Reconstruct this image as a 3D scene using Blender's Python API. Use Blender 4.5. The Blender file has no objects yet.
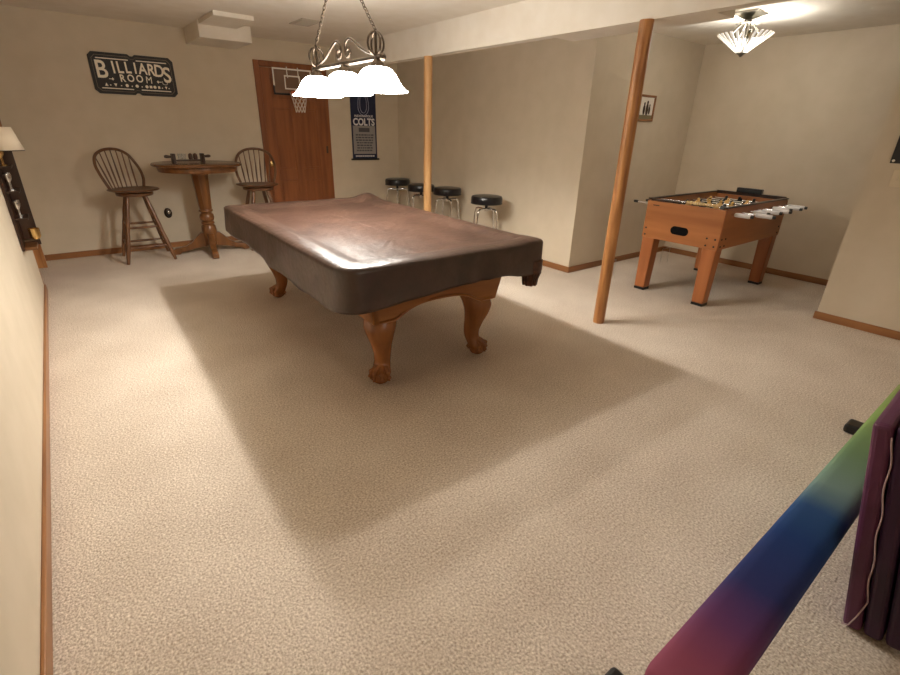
import bpy, bmesh, math, random
from math import sin, cos, pi, radians, sqrt
from mathutils import Vector, Matrix, noise

random.seed(7)
scn = bpy.context.scene
COL = scn.collection

# ------------------------------------------------------------------ helpers
def V(*a): return Vector(a)

class MB:
    """collects shapes into one bmesh, built as one mesh object"""
    def __init__(s): s.bm = bmesh.new(); s.mi = 0; s.smooth = False
    def _f(s, vs):
        try:
            f = s.bm.faces.new(vs); f.material_index = s.mi; f.smooth = s.smooth; return f
        except ValueError: return None
    def box(s, x0, x1, y0, y1, z0, z1, m=None):
        c = [V(x, y, z) for z in (z0, z1) for (x, y) in ((x0, y0), (x1, y0), (x1, y1), (x0, y1))]
        if m is not None: c = [m @ q for q in c]
        v = [s.bm.verts.new(q) for q in c]
        for f in ((3, 2, 1, 0), (4, 5, 6, 7), (0, 1, 5, 4), (1, 2, 6, 5), (2, 3, 7, 6), (3, 0, 4, 7)): s._f([v[i] for i in f])
        return s
    def loft(s, rings, cap=True, close=False):
        R = [[s.bm.verts.new(p) for p in r] for r in rings]
        n = len(R[0]); K = len(R)
        for k in range(K if close else K - 1):
            a, b = R[k], R[(k + 1) % K]
            for i in range(n): s._f([a[i], a[(i + 1) % n], b[(i + 1) % n], b[i]])
        if cap and not close:
            s._f(list(reversed(R[0]))); s._f(R[-1])
        return s
    def tube(s, pts, rad, n=10, close=False, cap=True, flat=None):
        pts = [Vector(p) for p in pts]; K = len(pts)
        if not hasattr(rad, '__len__'): rad = [rad] * K
        rings = []; prev = None
        for i, p in enumerate(pts):
            if close: t = pts[(i + 1) % K] - pts[i - 1]
            else: t = pts[min(i + 1, K - 1)] - pts[max(i - 1, 0)]
            t.normalize()
            if prev is None:
                u = t.cross(V(0, 0, 1))
                if u.length < 1e-3: u = t.cross(V(1, 0, 0))
            else: u = prev - t * prev.dot(t)
            u.normalize(); prev = u; w = t.cross(u)
            fl = flat or 1.0
            rings.append([p + (u * cos(a) + w * sin(a) * fl) * rad[i] for a in [2 * pi * k / n for k in range(n)]])
        return s.loft(rings, cap, close)
    def lathe(s, prof, n=24, o=(0, 0, 0), m=None, cap=True):
        o = Vector(o)
        rings = []
        for r, z in prof:
            ring = [V(max(r, 1e-4) * cos(2 * pi * k / n), max(r, 1e-4) * sin(2 * pi * k / n), z) for k in range(n)]
            if m is not None: ring = [m @ q for q in ring]
            rings.append([q + o for q in ring])
        return s.loft(rings, cap)
    def prism(s, poly, vec, m=None):
        vec = Vector(vec); a = [Vector(p) for p in poly]; b = [p + vec for p in a]
        if m is not None: a = [m @ p for p in a]; b = [m @ p for p in b]
        return s.loft([a, b])
    def ball(s, c, r, n=16, k=10, m=None):
        sx, sy, sz = r if hasattr(r, '__len__') else (r, r, r)
        rings = []
        for j in range(k + 1):
            th = -pi / 2 + pi * j / k
            rr = max(cos(th), 1e-3)
            ring = [V(sx * rr * cos(2 * pi * i / n), sy * rr * sin(2 * pi * i / n), sz * sin(th)) for i in range(n)]
            if m is not None: ring = [m @ q for q in ring]
            rings.append([q + Vector(c) for q in ring])
        return s.loft(rings)
    def build(s, name, mats, parent=None, bevel=0, seg=2, smooth=None, solid=0, loc=None):
        bmesh.ops.recalc_face_normals(s.bm, faces=s.bm.faces)
        if smooth is not None:
            for f in s.bm.faces: f.smooth = True
        me = bpy.data.meshes.new(name); s.bm.to_mesh(me); s.bm.free()
        if not isinstance(mats, (list, tuple)): mats = [mats]
        for m in mats: me.materials.append(m)
        if smooth is not None: me.set_sharp_from_angle(angle=radians(smooth))
        o = bpy.data.objects.new(name, me); COL.objects.link(o)
        if parent is not None: o.parent = parent
        if loc is not None: o.location = loc
        if solid:
            md = o.modifiers.new('s', 'SOLIDIFY'); md.thickness = solid; md.offset = -1
        if bevel:
            md = o.modifiers.new('b', 'BEVEL'); md.width = bevel; md.segments = seg; md.limit_method = 'ANGLE'; md.angle_limit = radians(40)
        return o

def tag(o, label, cat, group=None, kind=None):
    o['label'] = label; o['category'] = cat
    if group: o['group'] = group
    if kind: o['kind'] = kind
    return o
def thing(name, label, cat, loc=(0, 0, 0), rz=0, group=None, kind=None):
    o = bpy.data.objects.new(name, None); COL.objects.link(o)
    o.empty_display_size = .1
    o.location = loc; o.rotation_euler = (0, 0, rz)
    return tag(o, label, cat, group, kind)
def dup(root, loc, rz=0, label=None):
    r = root.copy(); COL.objects.link(r); r.location = loc; r.rotation_euler = (0, 0, rz)
    if label: r['label'] = label
    for ch in list(root.children):
        c = ch.copy(); COL.objects.link(c); c.parent = r
        for g in list(ch.children):
            d = g.copy(); COL.objects.link(d); d.parent = c
    return r
def struct(name, mb, m, label, cat, bevel=0):
    o = mb.build(name, m, None, bevel=bevel); o['kind'] = 'structure'
    return tag(o, label, cat)
def cr(pts, per=6, close=False):
    """Catmull-Rom through points"""
    P = [Vector(p) for p in pts]; out = []; n = len(P)
    for i in range(n if close else n - 1):
        if close: a, b, c, d = P[i - 1], P[i], P[(i + 1) % n], P[(i + 2) % n]
        else: a, b, c, d = P[max(i - 1, 0)], P[i], P[i + 1], P[min(i + 2, n - 1)]
        for k in range(per):
            t = k / per
            out.append(.5 * ((2 * b) + (c - a) * t + (2 * a - 5 * b + 4 * c - d) * t * t + (3 * b - a - 3 * c + d) * t ** 3))
    if not close: out.append(P[-1])
    return out
def text_mesh(name, body, size, mats, parent, m, offset=0, extrude=.0015, sx=1.0):
    cu = bpy.data.curves.new(name, 'FONT'); cu.body = body; cu.size = size; cu.align_x = 'CENTER'; cu.align_y = 'CENTER'
    cu.offset = offset; cu.extrude = extrude; cu.resolution_u = 4
    t = bpy.data.objects.new(name, cu); COL.objects.link(t)
    bpy.context.view_layer.update()
    dg = bpy.context.evaluated_depsgraph_get()
    me = bpy.data.meshes.new_from_object(t.evaluated_get(dg))
    bpy.data.objects.remove(t); bpy.data.curves.remove(cu)
    me.transform(m @ Matrix.Diagonal((sx, 1, 1, 1))); me.name = name
    me.materials.clear(); me.materials.append(mats)
    o = bpy.data.objects.new(name, me); COL.objects.link(o); o.parent = parent
    return o

# ------------------------------------------------------------------ materials
def srgb(r, g, b):
    f = lambda c: (c / 255 / 12.92) if c / 255 <= .04045 else ((c / 255 + .055) / 1.055) ** 2.4
    return (f(r), f(g), f(b), 1)
def mat(name, col, rough=.5, metal=0, spec=.5, **k):
    m = bpy.data.materials.new(name); m.use_nodes = True
    b = m.node_tree.nodes['Principled BSDF']
    b.inputs['Base Color'].default_value = col; b.inputs['Roughness'].default_value = rough
    b.inputs['Metallic'].default_value = metal; b.inputs['Specular IOR Level'].default_value = spec
    for kk, v in k.items(): b.inputs[kk.replace('_', ' ')].default_value = v
    return m
def noisy(m, scale, c1, c2, bump=0, bscale=None, stretch=(1, 1, 1), detail=4, dist=.002, lo=.35, hi=.65):
    nt = m.node_tree; N = nt.nodes; L = nt.links; b = N['Principled BSDF']
    tc = N.new('ShaderNodeTexCoord'); mp = N.new('ShaderNodeMapping'); mp.inputs['Scale'].default_value = stretch
    L.new(tc.outputs['Object'], mp.inputs['Vector'])
    nz = N.new('ShaderNodeTexNoise'); nz.inputs['Scale'].default_value = scale; nz.inputs['Detail'].default_value = detail
    L.new(mp.outputs['Vector'], nz.inputs['Vector'])
    rp = N.new('ShaderNodeValToRGB'); rp.color_ramp.elements[0].position = lo; rp.color_ramp.elements[1].position = hi
    rp.color_ramp.elements[0].color = c1; rp.color_ramp.elements[1].color = c2
    L.new(nz.outputs['Fac'], rp.inputs['Fac']); L.new(rp.outputs['Color'], b.inputs['Base Color'])
    if bump:
        n2 = N.new('ShaderNodeTexNoise'); n2.inputs['Scale'].default_value = bscale or scale; n2.inputs['Detail'].default_value = 3
        L.new(mp.outputs['Vector'], n2.inputs['Vector'])
        bp = N.new('ShaderNodeBump'); bp.inputs['Strength'].default_value = bump; bp.inputs['Distance'].default_value = dist
        L.new(n2.outputs['Fac'], bp.inputs['Height']); L.new(bp.outputs['Normal'], b.inputs['Normal'])
    return m
def wood(name, c1, c2, axis='z', rough=.35, scale=14, bump=.06):
    m = mat(name, c1, rough)
    st = {'x': (.09, 1, 1), 'y': (1, .09, 1), 'z': (1, 1, .09)}[axis]
    return noisy(m, scale, c1, c2, bump, scale * 3, st, 5, .002, .3, .7)

M_wall = noisy(mat('wall_paint', srgb(208, 195, 174), .85, spec=.2), 5, srgb(206, 193, 171), srgb(211, 198, 177), .12, 160, dist=.001)
M_ceil = noisy(mat('ceiling_paint', srgb(228, 221, 208), .9, spec=.1), 6, srgb(226, 218, 204), srgb(231, 224, 212), .2, 120, dist=.001)
M_oakx = wood('oak_trim_x', srgb(128, 82, 46), srgb(160, 110, 66), 'x')
M_oaky = wood('oak_trim_y', srgb(128, 82, 46), srgb(160, 110, 66), 'y')
M_oakz = wood('oak_post', srgb(134, 82, 42), srgb(196, 140, 84), 'z', .4, 30)
M_palez = wood('pale_post', srgb(186, 138, 86), srgb(214, 168, 114), 'z', .45, 24)
M_door = wood('door_oak', srgb(120, 66, 30), srgb(152, 90, 46), 'z', .4, 16)
M_pub = wood('pub_oak', srgb(88, 54, 28), srgb(132, 86, 46), 'z', .28, 16)
M_pubx = wood('pub_oak_top', srgb(86, 54, 30), srgb(122, 80, 46), 'x', .25, 12)
M_chair = wood('chair_oak', srgb(84, 54, 34), srgb(126, 86, 54), 'z', .3, 18)
M_pool = wood('pool_table_oak', srgb(128, 78, 38), srgb(176, 116, 62), 'x', .3, 12)
M_poolz = wood('pool_leg_oak', srgb(122, 74, 38), srgb(164, 106, 58), 'z', .25, 12)
M_foos = wood('foosball_veneer', srgb(150, 90, 46), srgb(184, 120, 68), 'y', .35, 9)
M_foosx = wood('foosball_veneer_side', srgb(144, 84, 42), srgb(174, 110, 60), 'x', .35, 9)
M_foosz = wood('foosball_leg_wood', srgb(150, 86, 44), srgb(180, 112, 64), 'z', .35, 9)
M_darkw = wood('dark_wood', srgb(38, 22, 14), srgb(62, 38, 24), 'z', .3, 14)
M_black = mat('black_plastic', srgb(22, 20, 20), .4)
M_blackp = mat('black_paint', srgb(16, 15, 16), .5)
M_pit = mat('black_pit', srgb(10, 9, 10), .7, spec=.1)
M_vinyl = noisy(mat('black_vinyl', srgb(20, 18, 20), .3), 30, srgb(17, 15, 17), srgb(26, 23, 26), .1, 90)
M_chrome = mat('chrome', (.8, .8, .8, 1), .12, 1)
M_pewter = mat('brushed_pewter', srgb(92, 80, 68), .35, 1)
M_nickel = mat('brushed_nickel', srgb(150, 146, 136), .3, 1)
M_brass = mat('brass', srgb(214, 180, 120), .2, 1)
M_white = mat('white_plastic', srgb(235, 230, 220), .45)
M_cream = mat('cream_paint', srgb(214, 200, 174), .7)
M_shade = mat('linen_shade', srgb(226, 212, 190), .9)
M_bone = mat('ivory_plastic', srgb(226, 196, 138), .4)
M_tan = mat('tan_player', srgb(214, 170, 96), .4)
M_field = mat('field_green', srgb(60, 90, 62), .5)
M_steel = mat('steel_rod', (.82, .82, .84, 1), .15, 1)
M_grip = mat('white_grip', srgb(222, 220, 222), .3)
M_navy = mat('navy_cloth', srgb(36, 42, 70), .8)
M_grey = mat('grey_cloth', srgb(150, 146, 144), .8)
M_dgrey = mat('dark_grey_cloth', srgb(84, 82, 88), .8)
M_wlet = mat('white_print', srgb(224, 222, 224), .8)
M_signb = noisy(mat('sign_black', srgb(26, 21, 18), .55), 20, srgb(24, 19, 16), srgb(34, 28, 24))
M_signl = mat('sign_lettering', srgb(246, 236, 216), .6)
M_net = mat('white_net', srgb(220, 210, 200), .8)
M_orange = mat('hoop_orange', srgb(190, 90, 50), .4)
M_photo = mat('photo_paper', srgb(226, 220, 210), .5)
M_bfab = mat('brown_photo', srgb(64, 46, 36), .6)
M_leather_tip = noisy(mat('pocket_leather', srgb(70, 40, 26), .4), 40, srgb(58, 32, 20), srgb(86, 50, 32), .2, 60)
M_thread = mat('zip_thread', srgb(176, 150, 150), .6)

# carpet: looped pile
def carpet():
    m = mat('loop_carpet', srgb(214, 196, 172), .95, spec=.05)
    nt = m.node_tree; N = nt.nodes; L = nt.links; b = N['Principled BSDF']
    tc = N.new('ShaderNodeTexCoord')
    vo = N.new('ShaderNodeTexVoronoi'); vo.inputs['Scale'].default_value = 130; vo.inputs['Randomness'].default_value = .85
    L.new(tc.outputs['Object'], vo.inputs['Vector'])
    n1 = N.new('ShaderNodeTexNoise'); n1.inputs['Scale'].default_value = 120; n1.inputs['Detail'].default_value = 3
    L.new(tc.outputs['Object'], n1.inputs['Vector'])
    n2 = N.new('ShaderNodeTexNoise'); n2.inputs['Scale'].default_value = 2.2; n2.inputs['Detail'].default_value = 3
    L.new(tc.outputs['Object'], n2.inputs['Vector'])
    r1 = N.new('ShaderNodeValToRGB'); e = r1.color_ramp.elements
    e[0].position = .32; e[1].position = .70; e[0].color = srgb(182, 165, 147); e[1].color = srgb(238, 227, 213)
    mx = N.new('ShaderNodeMath'); mx.operation = 'ADD'
    ml = N.new('ShaderNodeMath'); ml.operation = 'MULTIPLY'; ml.inputs[1].default_value = .25
    L.new(n2.outputs['Fac'], ml.inputs[0]); L.new(n1.outputs['Fac'], mx.inputs[0]); L.new(ml.outputs[0], mx.inputs[1])
    sb = N.new('ShaderNodeMath'); sb.operation = 'SUBTRACT'; sb.inputs[1].default_value = .12
    L.new(mx.outputs[0], sb.inputs[0]); L.new(sb.outputs[0], r1.inputs['Fac'])
    L.new(r1.outputs['Color'], b.inputs['Base Color'])
    ad = N.new('ShaderNodeMath'); ad.operation = 'SUBTRACT'
    L.new(n1.outputs['Fac'], ad.inputs[0]); L.new(vo.outputs['Distance'], ad.inputs[1])
    bp = N.new('ShaderNodeBump'); bp.inputs['Strength'].default_value = .55; bp.inputs['Distance'].default_value = .005
    L.new(ad.outputs[0], bp.inputs['Height']); L.new(bp.outputs['Normal'], b.inputs['Normal'])
    return m
M_carpet = carpet()

def cover_mat():
    m = mat('brown_vinyl_cover', srgb(82, 56, 44), .33, spec=.7)
    return noisy(m, 7, srgb(56, 39, 31), srgb(73, 52, 42), .42, 20, dist=.009)
M_cover = cover_mat()

def rainbow():
    m = mat('ombre_suede', (1, 1, 1, 1), .75, spec=.2)
    nt = m.node_tree; N = nt.nodes; L = nt.links; b = N['Principled BSDF']
    tc = N.new('ShaderNodeTexCoord'); sp = N.new('ShaderNodeSeparateXYZ'); L.new(tc.outputs['Object'], sp.inputs[0])
    nz = N.new('ShaderNodeTexNoise'); nz.inputs['Scale'].default_value = 9; L.new(tc.outputs['Object'], nz.inputs['Vector'])
    mr = N.new('ShaderNodeMapRange'); mr.inputs['From Min'].default_value = 0; mr.inputs['From Max'].default_value = 2.3
    ad = N.new('ShaderNodeMath'); ad.operation = 'MULTIPLY_ADD'; ad.inputs[1].default_value = .06
    L.new(nz.outputs['Fac'], ad.inputs[0]); L.new(sp.outputs['X'], ad.inputs[2]); L.new(ad.outputs[0], mr.inputs['Value'])
    rp = N.new('ShaderNodeValToRGB'); L.new(mr.outputs[0], rp.inputs['Fac'])
    e = rp.color_ramp.elements
    stops = [(0, (168, 86, 110)), (.06, (150, 74, 102)), (.13, (104, 58, 108)), (.20, (44, 50, 108)), (.32, (30, 62, 122)), (.40, (44, 86, 138)),
             (.48, (134, 164, 154)), (.60, (126, 160, 116)), (.78, (150, 184, 104)), (.9, (150, 178, 100)), (1, (160, 176, 100))]
    stops = [(p, tuple(int(c * .88) for c in q)) for p, q in stops]
    e[0].position = 0; e[0].color = srgb(*stops[0][1]); e[1].position = 1; e[1].color = srgb(*stops[-1][1])
    for p, c in stops[1:-1]:
        q = e.new(p); q.color = srgb(*c)
    L.new(rp.outputs['Color'], b.inputs['Base Color'])
    return m
M_ombre = rainbow()
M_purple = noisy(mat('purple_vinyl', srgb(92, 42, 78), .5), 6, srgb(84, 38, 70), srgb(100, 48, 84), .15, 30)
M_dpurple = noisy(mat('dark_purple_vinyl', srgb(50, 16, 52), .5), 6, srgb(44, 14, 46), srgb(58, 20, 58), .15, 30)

def lit(name, col, strength, rough=.4, trans=.0):
    m = mat(name, col, rough)
    b = m.node_tree.nodes['Principled BSDF']
    b.inputs['Emission Color'].default_value = col; b.inputs['Emission Strength'].default_value = strength
    return m
M_bell = lit('lit_alabaster_glass', (1, .955, .88, 1), 23)
M_bell.node_tree.nodes['Principled BSDF'].inputs['Base Color'].default_value = (.24, .23, .21, 1)
M_strip = lit('lit_glass_strip', (1, .96, .89, 1), .3)
M_mirror = mat('mirror_strip', (.7, .7, .7, 1), .1, 1)
M_bulb = lit('lit_bulb', (1, .9, .75, 1), 20)

# ------------------------------------------------------------------ room
H = 2.32; XS = 4.435; YP = -3.397; XA = 6.36; XR = 5.123; YR = -5.488; YB = -12
struct('floor', MB().box(-1.3, XA + .1, YB - .1, .1, -.1, 0), M_carpet, 'beige looped carpet covering the whole basement floor', 'floor')
struct('ceiling', MB().box(-1.3, XA + .1, YB - .1, .1, H, H + .1), M_ceil, 'cream painted ceiling over the whole room', 'ceiling')
struct('wall_back', MB().box(-.12, XS, 0, .1, 0, H), M_wall, 'tan back wall with the billiards sign and the oak door', 'wall')
LE0, LE1 = -1.25, -.31                     # doorway in the left wall
w = MB().box(-.12, 0, YB, LE0, 0, H); w.box(-.12, 0, LE1, 0, 0, H); w.box(-.12, 0, LE0, LE1, 2.05, H)
struct('wall_left', w, M_wall, 'tan left wall seen at a steep angle beside the camera', 'wall')
struct('wall_right', MB().box(XS, XA, YP, .1, 0, H), M_wall, 'tan wall block behind the row of black stools', 'wall')
struct('wall_alcove', MB().box(XA, XA + .1, YB, YP, 0, H), M_wall, 'tan wall at the far side of the foosball alcove', 'wall')
struct('wall_partition', MB().box(XR, XR + .12, YB, YR, 0, H), M_wall, 'tan partition wall at the right edge with a light switch', 'wall')
struct('wall_front', MB().box(-.12, XA, YB - .1, YB, 0, H), M_wall, 'tan wall behind the camera', 'wall')
# dropped beam and the wider box on it
BZ = 2.054
struct('trim_1', MB().box(3.49, 3.585, YB, 0, BZ, H).box(3.585, 3.80, -4.88, -3.655, BZ, H), M_ceil, 'long painted ceiling beam carried by the two wood posts', 'beam')
struct('trim_2', MB().box(1.74, 2.25, -.63, 0, 2.172, H).box(1.75, 2.11, -1.2, -.63, 2.282, H), M_ceil, 'boxed stepped duct soffit above the billiards sign', 'soffit')
# baseboards
hb, tb = .064, .014
def base(name, x0, x1, y0, y1, m, lab):
    struct(name, MB().box(x0, x1, y0, y1, 0, hb), m, lab, 'baseboard', bevel=.004)
bb = MB().box(0, 2.4285, -tb, 0, 0, hb); bb.box(3.348, XS, -tb, 0, 0, hb)
struct('baseboard_back', bb, M_oakx, 'oak baseboard along the back wall', 'baseboard', .004)
base('baseboard_left', 0, tb, YB, LE0, M_oaky, 'oak baseboard along the left wall')
base('baseboard_right', XS - tb, XS, YP - tb, -tb, M_oaky, 'oak baseboard under the black stools')
base('baseboard_alcove', XS, XA, YP - tb, YP, M_oakx, 'oak baseboard under the small framed picture')
base('baseboard_alcove_far', XA - tb, XA, YB, YP - tb, M_oaky, 'oak baseboard behind the foosball table')
base('baseboard_partition', XR - tb, XR, YB, YR + tb, M_oaky, 'oak baseboard along the right partition wall')

# ------------------------------------------------------------------ doors
d = thing('door_1', 'brown oak six panel door in the back wall with brass knob', 'door', (2.888, 0, 0), kind='structure')
hw = .46; cw = .066
f = MB(); f.box(-hw, -hw + cw, -.02, 0, 0, 2.09).box(hw - cw, hw, -.02, 0, 0, 2.09).box(-hw + cw, hw - cw, -.02, 0, 2.09 - cw, 2.09)
f.build('door_frame', M_door, d, bevel=.006)
lw = hw - cw
lf = MB(); lf.box(-lw, lw, -.012, 0, .005, 2.02)
lf.build('door_leaf', M_door, d)
rails = MB()
for (x0, x1, z0, z1) in ((-lw, -lw + .11, .01, 2.02), (lw - .11, lw, .01, 2.02), (-.05, .05, .01, 2.02)): rails.box(x0, x1, -.022, -.012, z0, z1)
for z0, z1 in ((.01, .2), (.72, .86), (1.58, 1.68), (1.92, 2.02)):
    rails.box(-lw + .11, -.05, -.022, -.012, z0, z1); rails.box(.05, lw - .11, -.022, -.012, z0, z1)
rails.build('door_rails', M_door, d, bevel=.004)
pn = MB()
for x0, x1 in ((-lw + .13, -.07), (.07, lw - .13)):
    for z0, z1 in ((.22, .70), (.88, 1.56), (1.70, 1.90)): pn.box(x0, x1, -.02, -.012, z0, z1)
pn.build('raised_panel', M_door, d, bevel=.006)
k = MB(); k.lathe([(.03, 0), (.032, .006), (.012, .012), (.012, .03), (.026, .042), (.03, .055), (.022, .068), (0, .072)], 20, (2.513 - 2.888, -.022, .925), Matrix.Rotation(pi / 2, 4, 'X'))
ko = k.build('door_knob', M_brass, d, smooth=40); ko['label'] = 'brass door knob'
for z in (.25, 1.05, 1.8):
    hg = MB(); hg.box(lw - .012, lw + .012, -.028, -.02, z, z + .09); ho = hg.build('hinge', M_pewter, d); ho['label'] = 'small metal hinge'

d2 = thing('door_2', 'oak framed doorway in the left wall beside the back corner', 'door', (0, (LE0 + LE1) / 2, 0), kind='structure')
hy = (LE1 - LE0) / 2
f = MB()
f.box(-.12, .014, hy - .02, hy + .04, 0, 2.09).box(-.12, .002, -hy, -hy + .02, 0, 2.05).box(-.12, .014, -hy + .02, hy - .02, 2.03, 2.09)
f.build('door_frame', M_oakz, d2, bevel=.003)
lf = MB(); lf.box(-.115, -.08, -hy + .02, hy - .02, .005, 2.03)
for z0, z1 in ((.22, .78), (.92, 1.86)):
    for y0, y1 in ((-hy + .12, -.05), (.05, hy - .12)): lf.box(-.08, -.072, y0, y1, z0, z1)
lf.build('door_leaf', M_door, d2, bevel=.005)

# ------------------------------------------------------------------ posts under the beam
def post(x, y, label, m_):
    t = thing('support_post', label, 'post', (x, y, 0), group='wood posts under the ceiling beam', kind='thing')
    m = MB(); m.lathe([(.042, 0), (.044, .02), (.044, BZ)], 28)
    m.build('shaft', m_, t, smooth=40)
    return t
post(3.515, -2.06, 'pale round wood post rising behind the pool table near the stools', M_palez)
post(3.49, -4.487, 'round oak post standing on the carpet in front of the foosball alcove', M_oakz)

# ------------------------------------------------------------------ pool table
PX, PY, PR = 1.953, -3.462, radians(-1.4)
pt = thing('pool_table', 'oak pool table with ball and claw legs under a brown cover', 'pool table', (PX, PY, 0), PR)
hxw, hyl = .67, 1.135
# slate bed and rails (under the cover)
b = MB(); b.box(-hxw + .03, hxw - .03, -hyl + .03, hyl - .03, .655, .735); b.build('bed', M_pool, pt, bevel=.01)
# cabinet frame with curved aprons
def apron(L, lo, hi, arch):
    n = 24; pts = []
    for i in range(n + 1):
        t = -1 + 2 * i / n
        # flat by the legs, arching in the middle
        a = max(0, 1 - (abs(t) / .72) ** 3)
        pts.append((t * L, lo + arch * a))
    return pts
cx, cy = .437, .975
ca = MB()
for sy in (-1, 1):
    p = apron(cx, .405, .66, .075)
    poly = [V(x, sy * cy, z) for x, z in p] + [V(cx + .04, sy * (cy + .04), .66), V(-cx - .04, sy * (cy + .04), .66)]
    ca.prism(poly, (0, -sy * .04, 0))
for sx in (-1, 1):
    p = apron(cy, .405, .66, .075)
    poly = [V(sx * cx, y, z) for y, z in p] + [V(sx * (cx + .04), cy + .04, .66), V(sx * (cx + .04), -cy - .04, .66)]
    ca.prism(poly, (-sx * .04, 0, 0))
ca.build('cabinet', M_pool, pt, bevel=.006)
for sy in (-1, 1):
    ml = MB(); ml.tube([V(x, sy * (cy + .006), z + .012) for x, z in apron(cx - .03, .405, .66, .075)], .008, 8)
    ml.build('apron_bead', M_pool, pt, smooth=50)
def leg(sx, sy):
    X, Y = sx * .343, (.925 if sy > 0 else -.875)
    dx, dy = sx * .7071, sy * .7071
    l = MB(); l.smooth = True
    path = [(-.02, .47, .085), (0, .41, .092), (.02, .36, .09), (.018, .30, .075), (.004, .24, .06), (-.008, .18, .05), (-.006, .13, .046), (.012, .095, .05), (.03, .07, .058), (.034, .04, .05)]
    pts = cr([V(X + dx * o, Y + dy * o, z) for o, z, r in path], 4)
    zs = [p[1] for p in path]; rs = [p[2] for p in path]
    rad = []
    for p in pts:
        for i in range(len(zs) - 1):
            if zs[i] >= p.z >= zs[i + 1]:
                t = (zs[i] - p.z) / (zs[i] - zs[i + 1]); rad.append(rs[i] + (rs[i + 1] - rs[i]) * t); break
        else: rad.append(rs[-1])
    rings = []
    for p, r in zip(pts, rad):
        ring = []
        for k in range(20):
            a = 2 * pi * k / 20
            c, s_ = cos(a), sin(a)
            q = (abs(c) ** 3 + abs(s_) ** 3) ** (-1 / 3)      # squarish section
            q = q * .5 + .5
            ring.append(p + V(c * r * q, s_ * r * q, 0))
        rings.append(ring)
    l.loft(rings)
    o = l.build('leg', M_poolz, pt, smooth=60)
    c = MB(); c.smooth = True
    bx, by = X + dx * .035, Y + dy * .035
    c.ball((bx, by, .046), (.056, .056, .046), 18, 12)
    for a in (-70, -25, 25, 70, 180):
        an = math.atan2(dy, dx) + radians(a)
        u = V(cos(an), sin(an), 0)
        base_ = V(X + dx * .012, Y + dy * .012, .105)
        ctr = V(bx, by, .046)
        pp = cr([base_ + u * .02, ctr + u * .05 + V(0, 0, .038), ctr + u * .060 + V(0, 0, .010), ctr + u * .057 + V(0, 0, -.012)], 4)
        rr = [.018 + .004 * sin(i * 1.6) - .010 * i / len(pp) for i in range(len(pp))]
        c.tube(pp, rr, 8)
    c.build('claw_foot', M_poolz, o, smooth=60)
for sx in (-1, 1):
    for sy in (-1, 1): leg(sx, sy)
# corner pocket shields hanging below the cover
def pocket(sx, sy):
    m = MB(); m.smooth = True
    X, Y = sx * (hxw - .05), sy * (hyl - .05)
    m.lathe([(.0, .490), (.030, .492), (.040, .50), (.036, .53), (.055, .56), (.07, .60), (.07, .66)], 18, (X, Y, 0))
    for k in range(9):
        a = 2 * pi * k / 9
        m.tube([V(X + cos(a) * .062, Y + sin(a) * .062, .585), V(X + cos(a) * .045, Y + sin(a) * .045, .54), V(X + cos(a) * .04, Y + sin(a) * .04, .497)], .009, 6)
    o = m.build('corner_pocket', M_leather_tip, pt, smooth=60); o['label'] = 'dark brown leather corner pocket'
pocket(1, -1); pocket(1, 1)

# ---- fitted cover
cv = MB(); cv.smooth = True
def rrect(hx, hy, r, n=12, ns=26):
    """counter-clockwise rounded rectangle, per-corner radius list r (BL,BR,TR,TL), ns points per side"""
    out = []
    cs = [(-1, -1, pi, r[0]), (1, -1, 1.5 * pi, r[1]), (1, 1, 0, r[2]), (-1, 1, .5 * pi, r[3])]
    for i, (sx, sy, a0, rr) in enumerate(cs):
        cxx, cyy = sx * (hx - rr), sy * (hy - rr)
        for k in range(n): a = a0 + (pi / 2) * k / (n - 1); out.append(V(cxx + rr * cos(a), cyy + rr * sin(a), 0))
        nx = cs[(i + 1) % 4]; nr = nx[3]
        e = V(nx[0] * (hx - nr) + nr * cos(nx[2]), nx[1] * (hy - nr) + nr * sin(nx[2]), 0); s0 = out[-1].copy()
        for k in range(1, ns): out.append(s0.lerp(e, k / ns))
    return out
R0 = (.10, .03, .07, .05)
def htop(d):
    for a, za, b_, zb in ((0, .771, .010, .780), (.010, .780, .04, .786), (.04, .786, .105, .785), (.105, .785, .15, .770), (.15, .770, .19, .758), (.19, .758, 9, .756)):
        if d <= b_:
            t = (d - a) / (b_ - a); t = t * t * (3 - 2 * t); return za + (zb - za) * t
    return .756
rings = []
hem = lambda p: .566 + .018 * sin(p.x * 5 + 1) + .016 * sin(p.y * 4.2 + .6) + max(0, p.y) * .045 + .02 * max(0, 1 - abs(p.x - hxw) * 5) + .022 * math.exp(-((p.x - .33) ** 2) / .02) * (1 if p.y < -1 else 0)
NSK = 12
base_ring = rrect(hxw, hyl, R0)
outn = []
for i, p in enumerate(base_ring):
    t = base_ring[(i + 1) % len(base_ring)] - base_ring[i - 1]; n_ = V(t.y, -t.x, 0); n_.normalize(); outn.append(n_)
for k in range(NSK, -1, -1):
    ring = []
    for i, p in enumerate(base_ring):
        f = k / NSK; zt = .771; z = zt + (hem(p) - zt) * f
        per = p.x * 7 + p.y * 6
        rip = (.010 * sin(per) + .006 * sin(per * 2.3 + 1) + .01 * noise.noise(V(p.x * 3, p.y * 3, z * 5))) * f
        # tucks on the middle of the sides
        tuck = -.022 * math.exp(-((p.y + .18) ** 2) / .0012) * (1 if p.x < -.5 else 0) - .02 * math.exp(-((p.x - .17) ** 2) / .001) * (1 if p.y < -1 else 0)
        q = p + outn[i] * (rip + tuck * (.3 + .7 * f) + .002 + .006 * f); q.z = z
        ring.append(q)
    rings.append(ring)
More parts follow.
